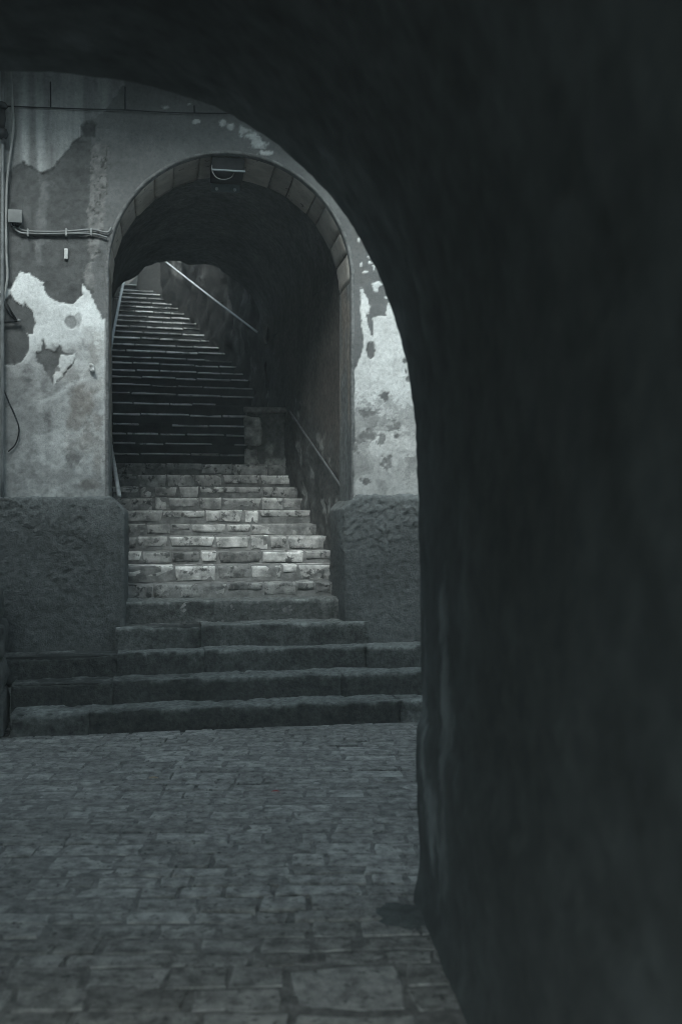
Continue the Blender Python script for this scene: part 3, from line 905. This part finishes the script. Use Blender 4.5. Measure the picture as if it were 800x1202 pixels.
def step_frame(k):
    L, Rr = ends(SY[k], PHI[k])
    d = Rr - L; ln = np.linalg.norm(d); d = d / ln
    back = np.array([-d[1], d[0]])
    return L, d, ln, back
for k in range(4, NS):
    L, d, ln, back = step_frame(k)
    z1, z0 = SZ[k], SZ[k - 1]
    ang_ = math.atan2(d[1], d[0])
    ext = .06
    A = L - d * ext; ln2 = ln + 2 * ext
    upper = k >= 15
    nseg = 40
    rec = .008 if not upper else .03
    Vc, Fc = box_lattice(np.linspace(0, ln2, nseg), np.array([rec, .15, .55]), np.linspace(z0 - .12, z1 - (.006 if not upper else .012), 8))
    n = vnormals(Vc, Fc)
    Pw = np.stack([A[0] + d[0] * Vc[:, 0] + back[0] * Vc[:, 1], A[1] + d[1] * Vc[:, 0] + back[1] * Vc[:, 1], Vc[:, 2]], 1)
    amp = .012 if not upper else .016
    dd = amp * fbm(Pw, 9, 4, 130 + k) * (Vc[:, 1] < .1)
    Pw[:, 0] -= back[0] * dd; Pw[:, 1] -= back[1] * dd
    st = mk('step', Pw, Fc, M['mortar'] if k < 15 else M['dark_mortar'], stairs, True)
    h = z1 - z0
    t = -.02
    if k == 4:
        for a_, b_ in ((-.05, .92), (.92, ln + .05)):
            V, F = box_lattice(np.linspace(a_, b_, int((b_ - a_) / .024)), axis(0, .55, .03, .014), axis(z0 - .05, z1, .02, .014))
            V, _n = rounded(V, (a_ - 1, 0, z0 - .05), (b_ + 1, .55, z1), .014)
            n = vnormals(V, F); n[:, 0] = 0
            lump = 1.5 * fbm(V, 2.2, 3, 95); mid = 1.6 * fbm(V, 9, 4, 96, .6); fine = 1.6 * fbm(V, 34, 3, 97)
            front = sstep(.05, .0, V[:, 1])
            chip = sstep(.15, .6, fbm(V, 13, 4, 99)) * np.exp(-((V[:, 2] - z1) / .035) ** 2)
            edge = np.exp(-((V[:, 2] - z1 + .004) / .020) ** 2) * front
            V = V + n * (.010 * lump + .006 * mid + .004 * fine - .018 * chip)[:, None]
            lum = .115 * (1 + .3 * lump + .35 * mid + .2 * fine) + .15 * edge * sstep(-.35, .35, mid + .5 * lump) + .10 * (1 - front)  # top surface paled against the riser, skylight put into the colour
            P = np.stack([L[0] + d[0] * V[:, 0] + back[0] * V[:, 1], L[1] + d[1] * V[:, 0] + back[1] * V[:, 1], V[:, 2]], 1)
            mk('slab', P, F, M['slab_stone'], st, True, np.clip(lum, .02, .5)[:, None] * np.array([.94, 1, .98]))
        continue
    while t < ln + .02:
        if not upper:
            w = rs.choice([rs.uniform(.13, .2), rs.uniform(.22, .32), rs.uniform(.30, .46), rs.uniform(.32, .5)])
            if ln - t - w < .10: w = ln + .03 - t
            sh = h * rs.choice([.55, .75, .9, 1.0, 1.05])
            c = L + d * (t + w / 2) + back * (.12 + rs.uniform(-.006, .008))
            place(rs.choice(dirty_me if (k == 5 or (k == 6 and rs.random() < .5) or (k < 10 and t < .55 * ln and rs.random() < .45)) else stone_me), 'stone', (c[0], c[1], z1 - sh / 2 + rs.uniform(-.003, .004)), ang_ + rs.uniform(-.012, .012) + (0 if rs.random() < .5 else 0), (w - rs.choice([.006, .012, .03]), .24, sh), st)
            t += w
        else:
            w = rs.choice([rs.uniform(.25, .4), rs.uniform(.4, .7)])
            if ln - t - w < .15: w = ln + .03 - t
            th = rs.uniform(.018, .032)
            c = L + d * (t + w / 2) + back * (.15 + rs.uniform(-.008, .012))
            if rs.random() > .06:
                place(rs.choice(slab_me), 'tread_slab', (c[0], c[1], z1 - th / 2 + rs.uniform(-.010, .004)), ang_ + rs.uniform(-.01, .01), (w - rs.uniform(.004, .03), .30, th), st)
            t += w
# landing at the top
L, d, ln, back = step_frame(NS - 1)
V, F = rough_box((-5.6, SY[-1] + .1, SZ[-1] - .3), (-3.2, 25, SZ[-1] - .02), .1, .02, .01, 4, 88)
mk('landing', V, F, M['mortar'], stairs)

# ------------------------------------------------------------------ stone pier beside the stairs, inside the passage
pier = empty('stone_pier', (-.9, 12.2, 1.9), 'squat rough stone pier jutting from the passage wall beside the stairs', 'pier')
px0, px1, py0, py1 = -1.13, -.5, 11.95, 12.75
V, F = rough_box((px0, py0, 1.75), (px1, py1, 2.80), .03, .03, .0, 5, 3)
n = vnormals(V, F)
lump = fbm(V, 5, 4, 71); mid = fbm(V, 16, 3, 72)
V = V + n * (.03 * lump + .012 * mid)[:, None]
lum = .17 * (1 + .5 * lump) + .34 * sstep(.22, .5, fbm(V, 6, 4, 73))
mk('body', V, F, M['attr_stone'], pier, True, lum[:, None] * np.array([.98, 1, .97]))
for z0, z1 in ((2.02, 2.36), (2.40, 2.74)):
    V, F = rough_box((px0 - .025, py0 - .03, z0), (px0 + .12 + rs.uniform(0, .08), py0 + .3, z1), .02, .03, .05, 6, int(z0 * 50))
    lum = .48 * (1 + 1.2 * fbm(V, 9, 4, 74))
    mk('quoin', V, F, M['attr_stone'], pier, True, lum[:, None] * np.array([1, 1, .97]))
V, F = rough_box((px0 - .04, py0 - .04, 2.79), (px1 + .05, py1, 2.86), .03, .02, .012, 6, 91)
mk('coping', V, F, M['attr_stone'], pier, True, (.34 * (1 + .6 * fbm(V, 7, 4, 75)))[:, None] * np.array([1.02, 1, .96]))

# ------------------------------------------------------------------ walls beside the upper flight
def side_wall(name, pts, z0, z1, sgn, label, lum0, amp, seed, light):
    lum0 *= 1.6; light *= 1.8
    P = smooth_path([(a, b, 0) for a, b in pts], 12)[:, :2]
    seg = np.r_[0, np.cumsum(np.linalg.norm(np.diff(P, axis=0), axis=1))]
    tt = np.arange(0, seg[-1], .05)
    X = np.interp(tt, seg, P[:, 0]); Yv = np.interp(tt, seg, P[:, 1])
    zz = np.arange(z0, z1, .05)
    V = np.stack([np.repeat(X, len(zz)), np.repeat(Yv, len(zz)), np.tile(zz, len(tt))], 1)
    big_ = fbm(V, 1.4, 3, seed); mid = fbm(V, 5, 4, seed + 1); rd = ridged(V, 3, 4, seed + 2)
    V[:, 0] += sgn * amp * (big_ + .5 * mid + .6 * (rd - .5))
    lum = lum0 * (1 + .9 * mid + .3 * big_ + 1.2 * fbm(V, 16, 3, seed + 6)) + light * sstep(.12, .5, fbm(V, np.array([4, 4, 1.6]), 5, seed + 3))
    F = [tuple(f) for f in grid_faces(len(tt), len(zz), flip=sgn < 0)]
    # thickness: back face, joined by a top strip
    n0 = len(V)
    Vb = V[[i * len(zz) + len(zz) - 1 for i in range(len(tt))]] + np.array([-sgn * .6, 0, 0])
    Vc = Vb.copy(); Vc[:, 2] = z0
    Vall = np.vstack([V, Vb, Vc])
    lumall = np.r_[lum, np.full(2 * len(tt), lum0)]
    for i in range(len(tt) - 1):
        a, b = i * len(zz) + len(zz) - 1, (i + 1) * len(zz) + len(zz) - 1
        F.append((a, b, n0 + i + 1, n0 + i))
        F.append((n0 + i, n0 + i + 1, n0 + len(tt) + i + 1, n0 + len(tt) + i))
    o = mk(name, Vall, F, M['attr_stone'], None, True, np.clip(lumall, .01, .5)[:, None] * np.array([1, 1, .97]))
    return tag(o, label, 'wall')
side_wall('rock_wall', [(-.93, 13.2), (-1.28, 14.6), (-1.78, 16.0), (-2.6, 17.8), (-3.42, 19.5), (-3.55, 19.8)], 2.2, 8.8, -1,
          'dark rough rock retaining wall behind the diagonal steel handrail', .020, .15, 401, .075)
side_wall('retaining_wall', [(-3.15, 13.2), (-3.27, 13.6), (-3.98, 17.5), (-4.62, 21.0), (-4.8, 22)], 2.2, 8.2, 1,
          'dark retaining wall along the narrow left side of the upper stairs', .05, .03, 411, .03)
# pier wall closing the right of the top steps
V, F = rough_box((-4.15, 20.3, 5.6), (-3.0, 21.2, 9.5), .08, .04, .04, 4, 33)
lum = .05 * (1 + .5 * fbm(V, 4, 4, 7))
o = mk('corner_wall', V, F, M['attr_stone'], None, True, lum[:, None] * np.array([1, 1, .97]))
tag(o, 'dark block wall narrowing the top steps of the staircase', 'wall')
end = empty('distant_house', (-5, 24.4, 5.8), 'pale plastered house glimpsed at the head of the stairs', 'building')
V, F = rough_box((-9, 24.0, 5.0), (0, 24.8, 10.5), .2, .03, .01, 3, 34)
mk('wall', V, F, mat('pale_plaster', (.05, .052, .051), (.08, .082, .08), 3), end)
a_, b_ = at(140, 337, 21.2), at(167, 316.5, 21.5)
V, F = rough_box((0, 0, 0), (1, .4, .15), .08, .02, .008, 6, 36)
V = a_ + V[:, :1] * (b_ - a_) * np.array([1, 0, 1]) + np.stack([0 * V[:, 1], V[:, 1], V[:, 2] - .16], 1)
mk('ramp_coping', V, F, mat('pale_coping', (.46, .45, .43), (.6, .585, .56), 6), end)

# ------------------------------------------------------------------ handrails
def stair_side(y, f, off):
    return f(y) + off
def rail(pts, rad, brackets, label, m, wall_dx):
    P = smooth_path(pts, 8)
    t = empty('handrail', P[0] - np.array([0, 0, .9]), label, 'handrail')
    V, F = tube(P, rad, 10)
    mk('rail', V, F, m, t)
    for i in brackets:
        p = P[int(i * (len(P) - 1))]
        q = p + np.array([wall_dx, .0, -.07])
        V, F = tube([p, p + np.array([wall_dx * .25, 0, -.06]), q], rad * .45, 6)
        mk('bracket', V, F, M['dull_steel'], t)
    return t
lr = [at(140, 582, 9.3), at(134, 545, 10.1), at(130, 522, 11.0), at(124, 470, 12.4), at(130, 410, 13.8), at(138, 366, 15.6), at(146, 328, 17.6), at(150, 312, 18.6)]
rail(lr, .021, (.02, .3, .55, .8), 'slim steel handrail along the narrow left side of the stairs', M['rail_paint'], -.14)
rail([at(302, 390, 14.0), at(248, 349, 16.2), at(193, 306, 19.2)], .0155, (.05, .5, .95), 'straight pale steel handrail running diagonally up the rock wall', M['rail_paint'], .18)
rail([at(340, 483, 11.15), at(372, 530, 9.8), at(404, 577, 8.85)], .011, (.05, .5, .95), 'thin dark handrail on the passage wall beside the lower steps', M['dull_steel'], .12)

# ------------------------------------------------------------------ rubble at the left end of the bottom steps
rub = empty('rubble_pier', (-2.65, 7.3, 0), 'low pile of rough stones walling the left end of the bottom steps', 'wall')
xr = -2.345
zc = 0
for i, hh in enumerate((.30, .24, .26, .22)):
    V, F = rough_box((xr - .62, 6.98 + .06 * i, zc), (xr - .02 * i + rs.uniform(-.03, .02), 7.75, zc + hh - .008), .035, .045, .035, 5, 500 + i)
    V[:, 0] -= .28 * (V[:, 1] - 7.0)
    V += .012 * np.stack([fbm(V, 16, 3, 1), fbm(V, 16, 3, 2), fbm(V, 16, 3, 3)], 1)
    lum = .075 * (1 + .5 * fbm(V, 8, 4, 510 + i))
    mk('rubble_stone', V, F, M['attr_stone'], rub, True, lum[:, None] * np.array([.95, 1, .98]))
    zc += hh

# ------------------------------------------------------------------ things fixed to the wall
# junction box and conduits
jb = empty('junction_box', wpt(18, 262, -.03), 'small grey plastic junction box on the dark bare plaster', 'junction box')
c = wpt(18.5, 254.5, -.05)
u0, zj = uz(18.5, 254.5, -.05)
V, F = rough_box((u0 - .05, -.075, zj - .05), (u0 + .05, -.008, zj + .045), .03, .008, 0, 5, 1)
mk('box', W(V[:, 0], V[:, 1], V[:, 2]), F, M['grey_plastic'], jb)
V, F = rough_box((u0 - .054, -.085, zj - .054), (u0 + .054, -.074, zj + .049), .03, .004, 0, 5, 1)
mk('lid', W(V[:, 0], V[:, 1], V[:, 2]), F, M['grey_plastic'], jb)
for dx in (-.022, .012):
    V, F = tube([W(u0 + dx, -.04, zj - .045), W(u0 + dx, -.04, zj - .075)], .013, 10)
    mk('gland', V, F, M['black_metal'], jb)
cd = empty('conduit', wpt(75, 272, -.02), 'pair of thin grey conduits from junction box to the arch edge', 'conduit')
for pts in ([(16.5, 263), (17, 267), (21, 271.5), (30, 274), (60, 274.5), (90, 274), (112, 275), (121, 277.5), (126, 279)],
            [(20, 263), (21, 266), (26, 270), (36, 271.5), (60, 272.2), (80, 271.5), (107, 269.5), (120, 272), (127, 272.5), (131, 267)]):
    P = smooth_path([wpt(a, b, -.030) for a, b in pts], 6)
    V, F = tube(P, .0085, 8)
    mk('pipe', V, F, M['grey_plastic'], cd)
for a, b in ((33, 273), (78, 272.8), (107, 272.5)):
    u_, z_ = uz(a, b, -.03)
    V, F = rough_box((u_ - .008, -.042, z_ - .03), (u_ + .008, -.006, z_ + .03), .02, .004, 0, 5, 1)
    mk('clip', W(V[:, 0], V[:, 1], V[:, 2]), F, M['pale_cable'], cd)

def cable(name, pts, s, rad, m, label, cat='cable', hooks=()):
    P = smooth_path([wpt(a, b, s) for a, b in pts], 7)
    V, F = tube(P, rad, 8)
    if not hooks:
        o = mk(name, V, F, m)
        return tag(o, label, cat)
    t = empty(name, P[0], label, cat)
    mk('wire', V, F, m, t)
    for a, b0, b1 in hooks:
        V, F = tube([wpt(a, b0, -.005), wpt(a, b0 + 1.5, s), wpt(a + .3, b1, s - .004)], .006, 6)
        mk('hook', V, F, m, t)
    return t
cable('vertical_cable', [(13, 40), (13.5, 88), (15, 125), (16, 150), (12, 185), (8.5, 215), (7.5, 260), (8, 300), (9, 325), (5, 350), (3.5, 368), (4, 392), (3, 412), (1, 430), (-3, 450)], -.045, .010, M['pale_cable'],
      'pale cable hanging loosely down past the junction box')
cable('drain_pipe', [(3.5, -60), (3.5, 120), (3.5, 240), (3.2, 330), (3.0, 600)], -.055, .016, M['dull_steel'], 'thin grey pipe running straight down behind the pale cable', 'pipe')
cable('loose_wire', [(-2, 436), (2, 450), (9, 468), (17, 486), (22, 500), (22, 510), (18, 522), (10, 530)], -.03, .0055, M['black_metal'], 'thin dark wire end curling over the stained plaster', 'wire')
cable('overhead_wire', [(-10, 124), (20, 125), (60, 126.5), (105, 128), (148, 129), (200, 132), (262, 133), (330, 132)], -.03, .0055, M['black_metal'],
      'dark wire strung across the plaster above the arch', 'wire', hooks=[(59.5, 96, 126), (147, 102, 129), (228, 124, 132)])
# triangular bracket at the cable
br = empty('cable_bracket', wpt(12, 378, -.03), 'small dark iron bracket fixed on the bare plaster patch', 'bracket')
for pts in ([(-4, 379), (10, 377.5), (24, 376)], [(0, 345), (8, 358), (18, 374)], [(4, 352), (12, 368), (19, 376)]):
    V, F = tube([wpt(a, b, -.04) for a, b in pts], .011, 8)
    mk('arm', V, F, M['black_metal'], br)
V, F = tube([wpt(21, 376, -.05), wpt(24.5, 376.5, -.05)], .013, 8)
mk('end_cap', V, F, M['grey_plastic'], br)
# insulator bracket near the top left
ins_ = empty('insulator', wpt(2, 150, -.05), 'dark cable insulator bracket high on the wall edge', 'insulator')
for (a, b0, b1, rd) in ((1.0, 121, 128, .055), (1.5, 129, 150, .038), (2.5, 152, 162, .05)):
    V, F = tube([wpt(a, b0, -.10), wpt(a, (b0 + b1) / 2, -.10), wpt(a, b1, -.10)], [rd * .8, rd, rd * .7], 14)
    mk('bell', V, F, M['black_metal'], ins_)
V, F = tube([wpt(4, 160, -.10), wpt(5, 168, -.06), wpt(5, 174, -.005)], .012, 8)
mk('stem', V, F, M['dull_steel'], ins_)
# enamel tag and plaster stud
u_, z_ = uz(77.8, 298, -.01)
V, F = rough_box((u_ - .015, -.022, z_ - .042), (u_ + .013, -.006, z_ + .040), .012, .003, .007, 30, 2)
tag(mk('wall_tag', W(V[:, 0], V[:, 1], V[:, 2]), F, M['white_tile']), 'tiny upright white tag on grey plaster left of the arch', 'tag')
u_, z_ = uz(108, 432, -.02)
V, F = rough_box((u_ - .024, -.05, z_ - .03), (u_ + .020, -.004, z_ + .028), .008, .010, .030, 34, 5)
tag(mk('plaster_stud', W(V[:, 0], V[:, 1], V[:, 2]), F, M['white_tile']), 'knobbly white plaster lump stuck out beside the jamb', 'plaster lump')

# lamp under the crown of the arch
lamp = empty('arch_lamp', W(uz(268, 200, .2)[0], .2, 4.42), 'dark box floodlight under the crown of the arch', 'lamp')
uc_ = uz(268, 195, .06)[0]
V, F = rough_box((uc_ - .135, .03, 4.44), (uc_ + .135, .40, 4.545), .05, .01, .0, 5, 1)
mk('housing', W(V[:, 0], V[:, 1], V[:, 2]), F, M['black_metal'], lamp)
V, F = rough_box((uc_ - .138, .018, 4.425), (uc_ + .138, .035, 4.441), .05, .004, .0, 5, 1)
mk('front_bar', W(V[:, 0], V[:, 1], V[:, 2]), F, M['lamp_plate'], lamp)
V, F = rough_box((uc_ - .125, .43, 4.385), (uc_ + .125, .45, 4.47), .05, .004, .0, 5, 1)
mk('mounting_plate', W(V[:, 0], V[:, 1], V[:, 2]), F, M['lamp_plate'], lamp)
for dx in (-.078, .078):
    V, F = tube([W(uc_ + dx, .435, 4.405), W(uc_ + dx, .42, 4.405), W(uc_ + dx, .412, 4.405)], [.014, .014, .008], 12)
    mk('bolt', V, F, M['rail_paint'], lamp)
P = smooth_path([W(uc_ - .137, .02, 4.47), W(uc_ - .137, .015, 4.42), W(uc_ - .10, .01, 4.365), W(uc_ - .04, .02, 4.355), W(uc_ + .02, .05, 4.385), W(uc_ + .05, .1, 4.44)], 7)
V, F = tube(P, .004, 8)
mk('flex', V, F, M['grey_plastic'], lamp)

# ------------------------------------------------------------------ covered passage the street is seen from
YF = 4.10
fore = empty('vaulted_passage', (-1.3, YF, 0), 'dark plastered archway framing the view along its right wall', 'building')
XC, AX, BZ, ZSP, NE = -1.40, 1.715, 1.80, 1.62, 2.45
prof = []
for z in np.linspace(-.05, ZSP, 60, endpoint=False):
    prof.append((AX + .035 * (1 - z / ZSP) - .05 * sstep(.78, .70, z) * .5 - .025 * float(sstep(.14, -.02, z)), z))
for a in np.linspace(0, math.pi / 2, 80):
    prof.append((AX * max(math.cos(a), 0) ** (2 / NE), ZSP + BZ * max(math.sin(a), 0) ** (2 / NE)))
prof = np.array(prof)
full = np.vstack([prof, np.stack([-prof[-2::-1, 0], prof[-2::-1, 1]], 1)])
seg = np.r_[0, np.cumsum(np.linalg.norm(np.diff(full, axis=0), axis=1))]
tt = np.linspace(0, seg[-1], 330)
full = np.stack([np.interp(tt, seg, full[:, 0]), np.interp(tt, seg, full[:, 1])], 1)
tg = np.gradient(full, axis=0); tg /= np.linalg.norm(tg, axis=1)[:, None]
on = np.stack([tg[:, 1], -tg[:, 0]], 1)            # outward (into the masonry)
RE = .07
rings = []
for off, dy in [(.9, RE), (.45, RE), (.2, RE), (.12, RE)] + [(RE * (1 - math.sin(t)), RE * math.cos(t)) for t in np.linspace(0.05, math.pi / 2, 7)]:
    rings.append((off, YF + dy))
ys = np.concatenate([np.arange(YF - .035, 1.0, -.04), np.arange(1.0, -2.0, -.16)])
rings += [(0, y_) for y_ in ys]
V = []
for off, y_ in rings:
    q = full + on * off
    V.append(np.stack([XC + q[:, 0] + .094 * (YF - min(y_, YF)), np.full(len(q), y_), q[:, 1]], 1))
V = np.vstack(V)
F = grid_faces(len(rings), len(full))
n = vnormals(V, F)
lump = fbm(V, 1.8, 3, 601); mid = fbm(V, 6, 4, 602); fine = fbm(V, 22, 3, 603)
fin2 = fbm(V, 55, 2, 604)
V = V + n * (.012 * lump + .006 * mid + .005 * fine + .003 * fin2)[:, None]
lum = .078 * (1 + .12 * lump + .15 * mid + .3 * fine) * (1 + .6 * sstep(1.9, 3.1, V[:, 2]))  # vault painted paler upward to make up for light missing there
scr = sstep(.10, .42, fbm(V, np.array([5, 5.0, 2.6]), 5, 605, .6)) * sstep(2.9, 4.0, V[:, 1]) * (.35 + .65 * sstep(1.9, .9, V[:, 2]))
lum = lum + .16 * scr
mk('passage_lining', V, F, M['fore'], fore, True, np.clip(lum, .02, .4)[:, None] * np.array([.90, 1, 1.01]))  # teal tone of the shadows put into the plaster colour
# street front of that building
q = full + on * .88
inn = np.stack([XC + q[:, 0], np.full(len(q), YF + RE - .004), q[:, 1]], 1)
outp = inn.copy()
ang2 = np.linspace(0, 1, len(q))
HF = 6.2
for i in range(len(q)):
    t = ang2[i]
    if t < .22: outp[i] = (9, YF + RE - .004, -.05 + (HF + .05) * t / .22)
    elif t < .78: outp[i] = (9 - 20 * (t - .22) / .56, YF + RE - .004, HF)
    else: outp[i] = (-11, YF + RE - .004, HF - (HF + .05) * (t - .78) / .22)
mk('street_front', np.vstack([inn, outp]), grid_faces(2, len(q)), M['plain_plaster'], fore, False)
wall_sheet('roof', [(-11, YF + .3, HF), (9, YF + .3, HF), (9, -2.0, HF), (-11, -2.0, HF)], M['plain_plaster'], fore)

# ------------------------------------------------------------------ litter
def scrap(name, px, py, m, label, cat, sz):
    Y = FPX * EYE / (py - 601)
    x = (px - 400) / FPX * Y
    pts = [(-1, 0, 0), (-.5, .38, .15), (.2, .45, .22), (.8, .2, .12), (1.1, 0, .05), (.7, -.25, .1), (.1, -.42, .2), (-.6, -.3, .1)]
    V = [(x, Y, .012)] + [(x + a * sz, Y + b * sz, .010 + c * sz) for a, b, c in pts]
    F = [(0, 1 + i, 1 + (i + 1) % 8) for i in range(8)]
    V = np.array(V); n0 = len(V)
    Vb = V - np.array([0, 0, .0015])
    F2 = F + [tuple(n0 + i for i in reversed(f)) for f in F] + [(1 + i, n0 + 1 + i, n0 + 1 + (i + 1) % 8, 1 + (i + 1) % 8) for i in range(8)]
    tag(mk(name, np.vstack([V, Vb]), F2, m, None, False), label, cat)
scrap('fallen_leaf', 180, 915, M['leaf'], 'pale dry fallen leaf lying on the paving', 'leaf', .028)
scrap('litter_scrap', 323, 931, M['red'], 'tiny faded red scrap of litter on the paving', 'litter', .024)

# ------------------------------------------------------------------ added haze veil that lifts the dark tones
V, F = box_lattice(np.array([-70., 70.]), np.array([-70., 90.]), np.array([-1.1, 13.2]))
hz = bpy.data.materials.new('veil_haze'); hz.use_nodes = True
hn = hz.node_tree; hn.nodes.clear()
ho = hn.nodes.new('ShaderNodeOutputMaterial'); hv = hn.nodes.new('ShaderNodeVolumePrincipled')
hv.inputs['Color'].default_value = (.88, .98, 1.0, 1)
hv.inputs['Density'].default_value = 0.009
hn.links.new(hv.outputs[0], ho.inputs['Volume'])
hzo = mk('haze', V, F, hz, None, False)
tag(hzo, kind='stuff', label='thin added haze veiling the alley to lift its dark tones')
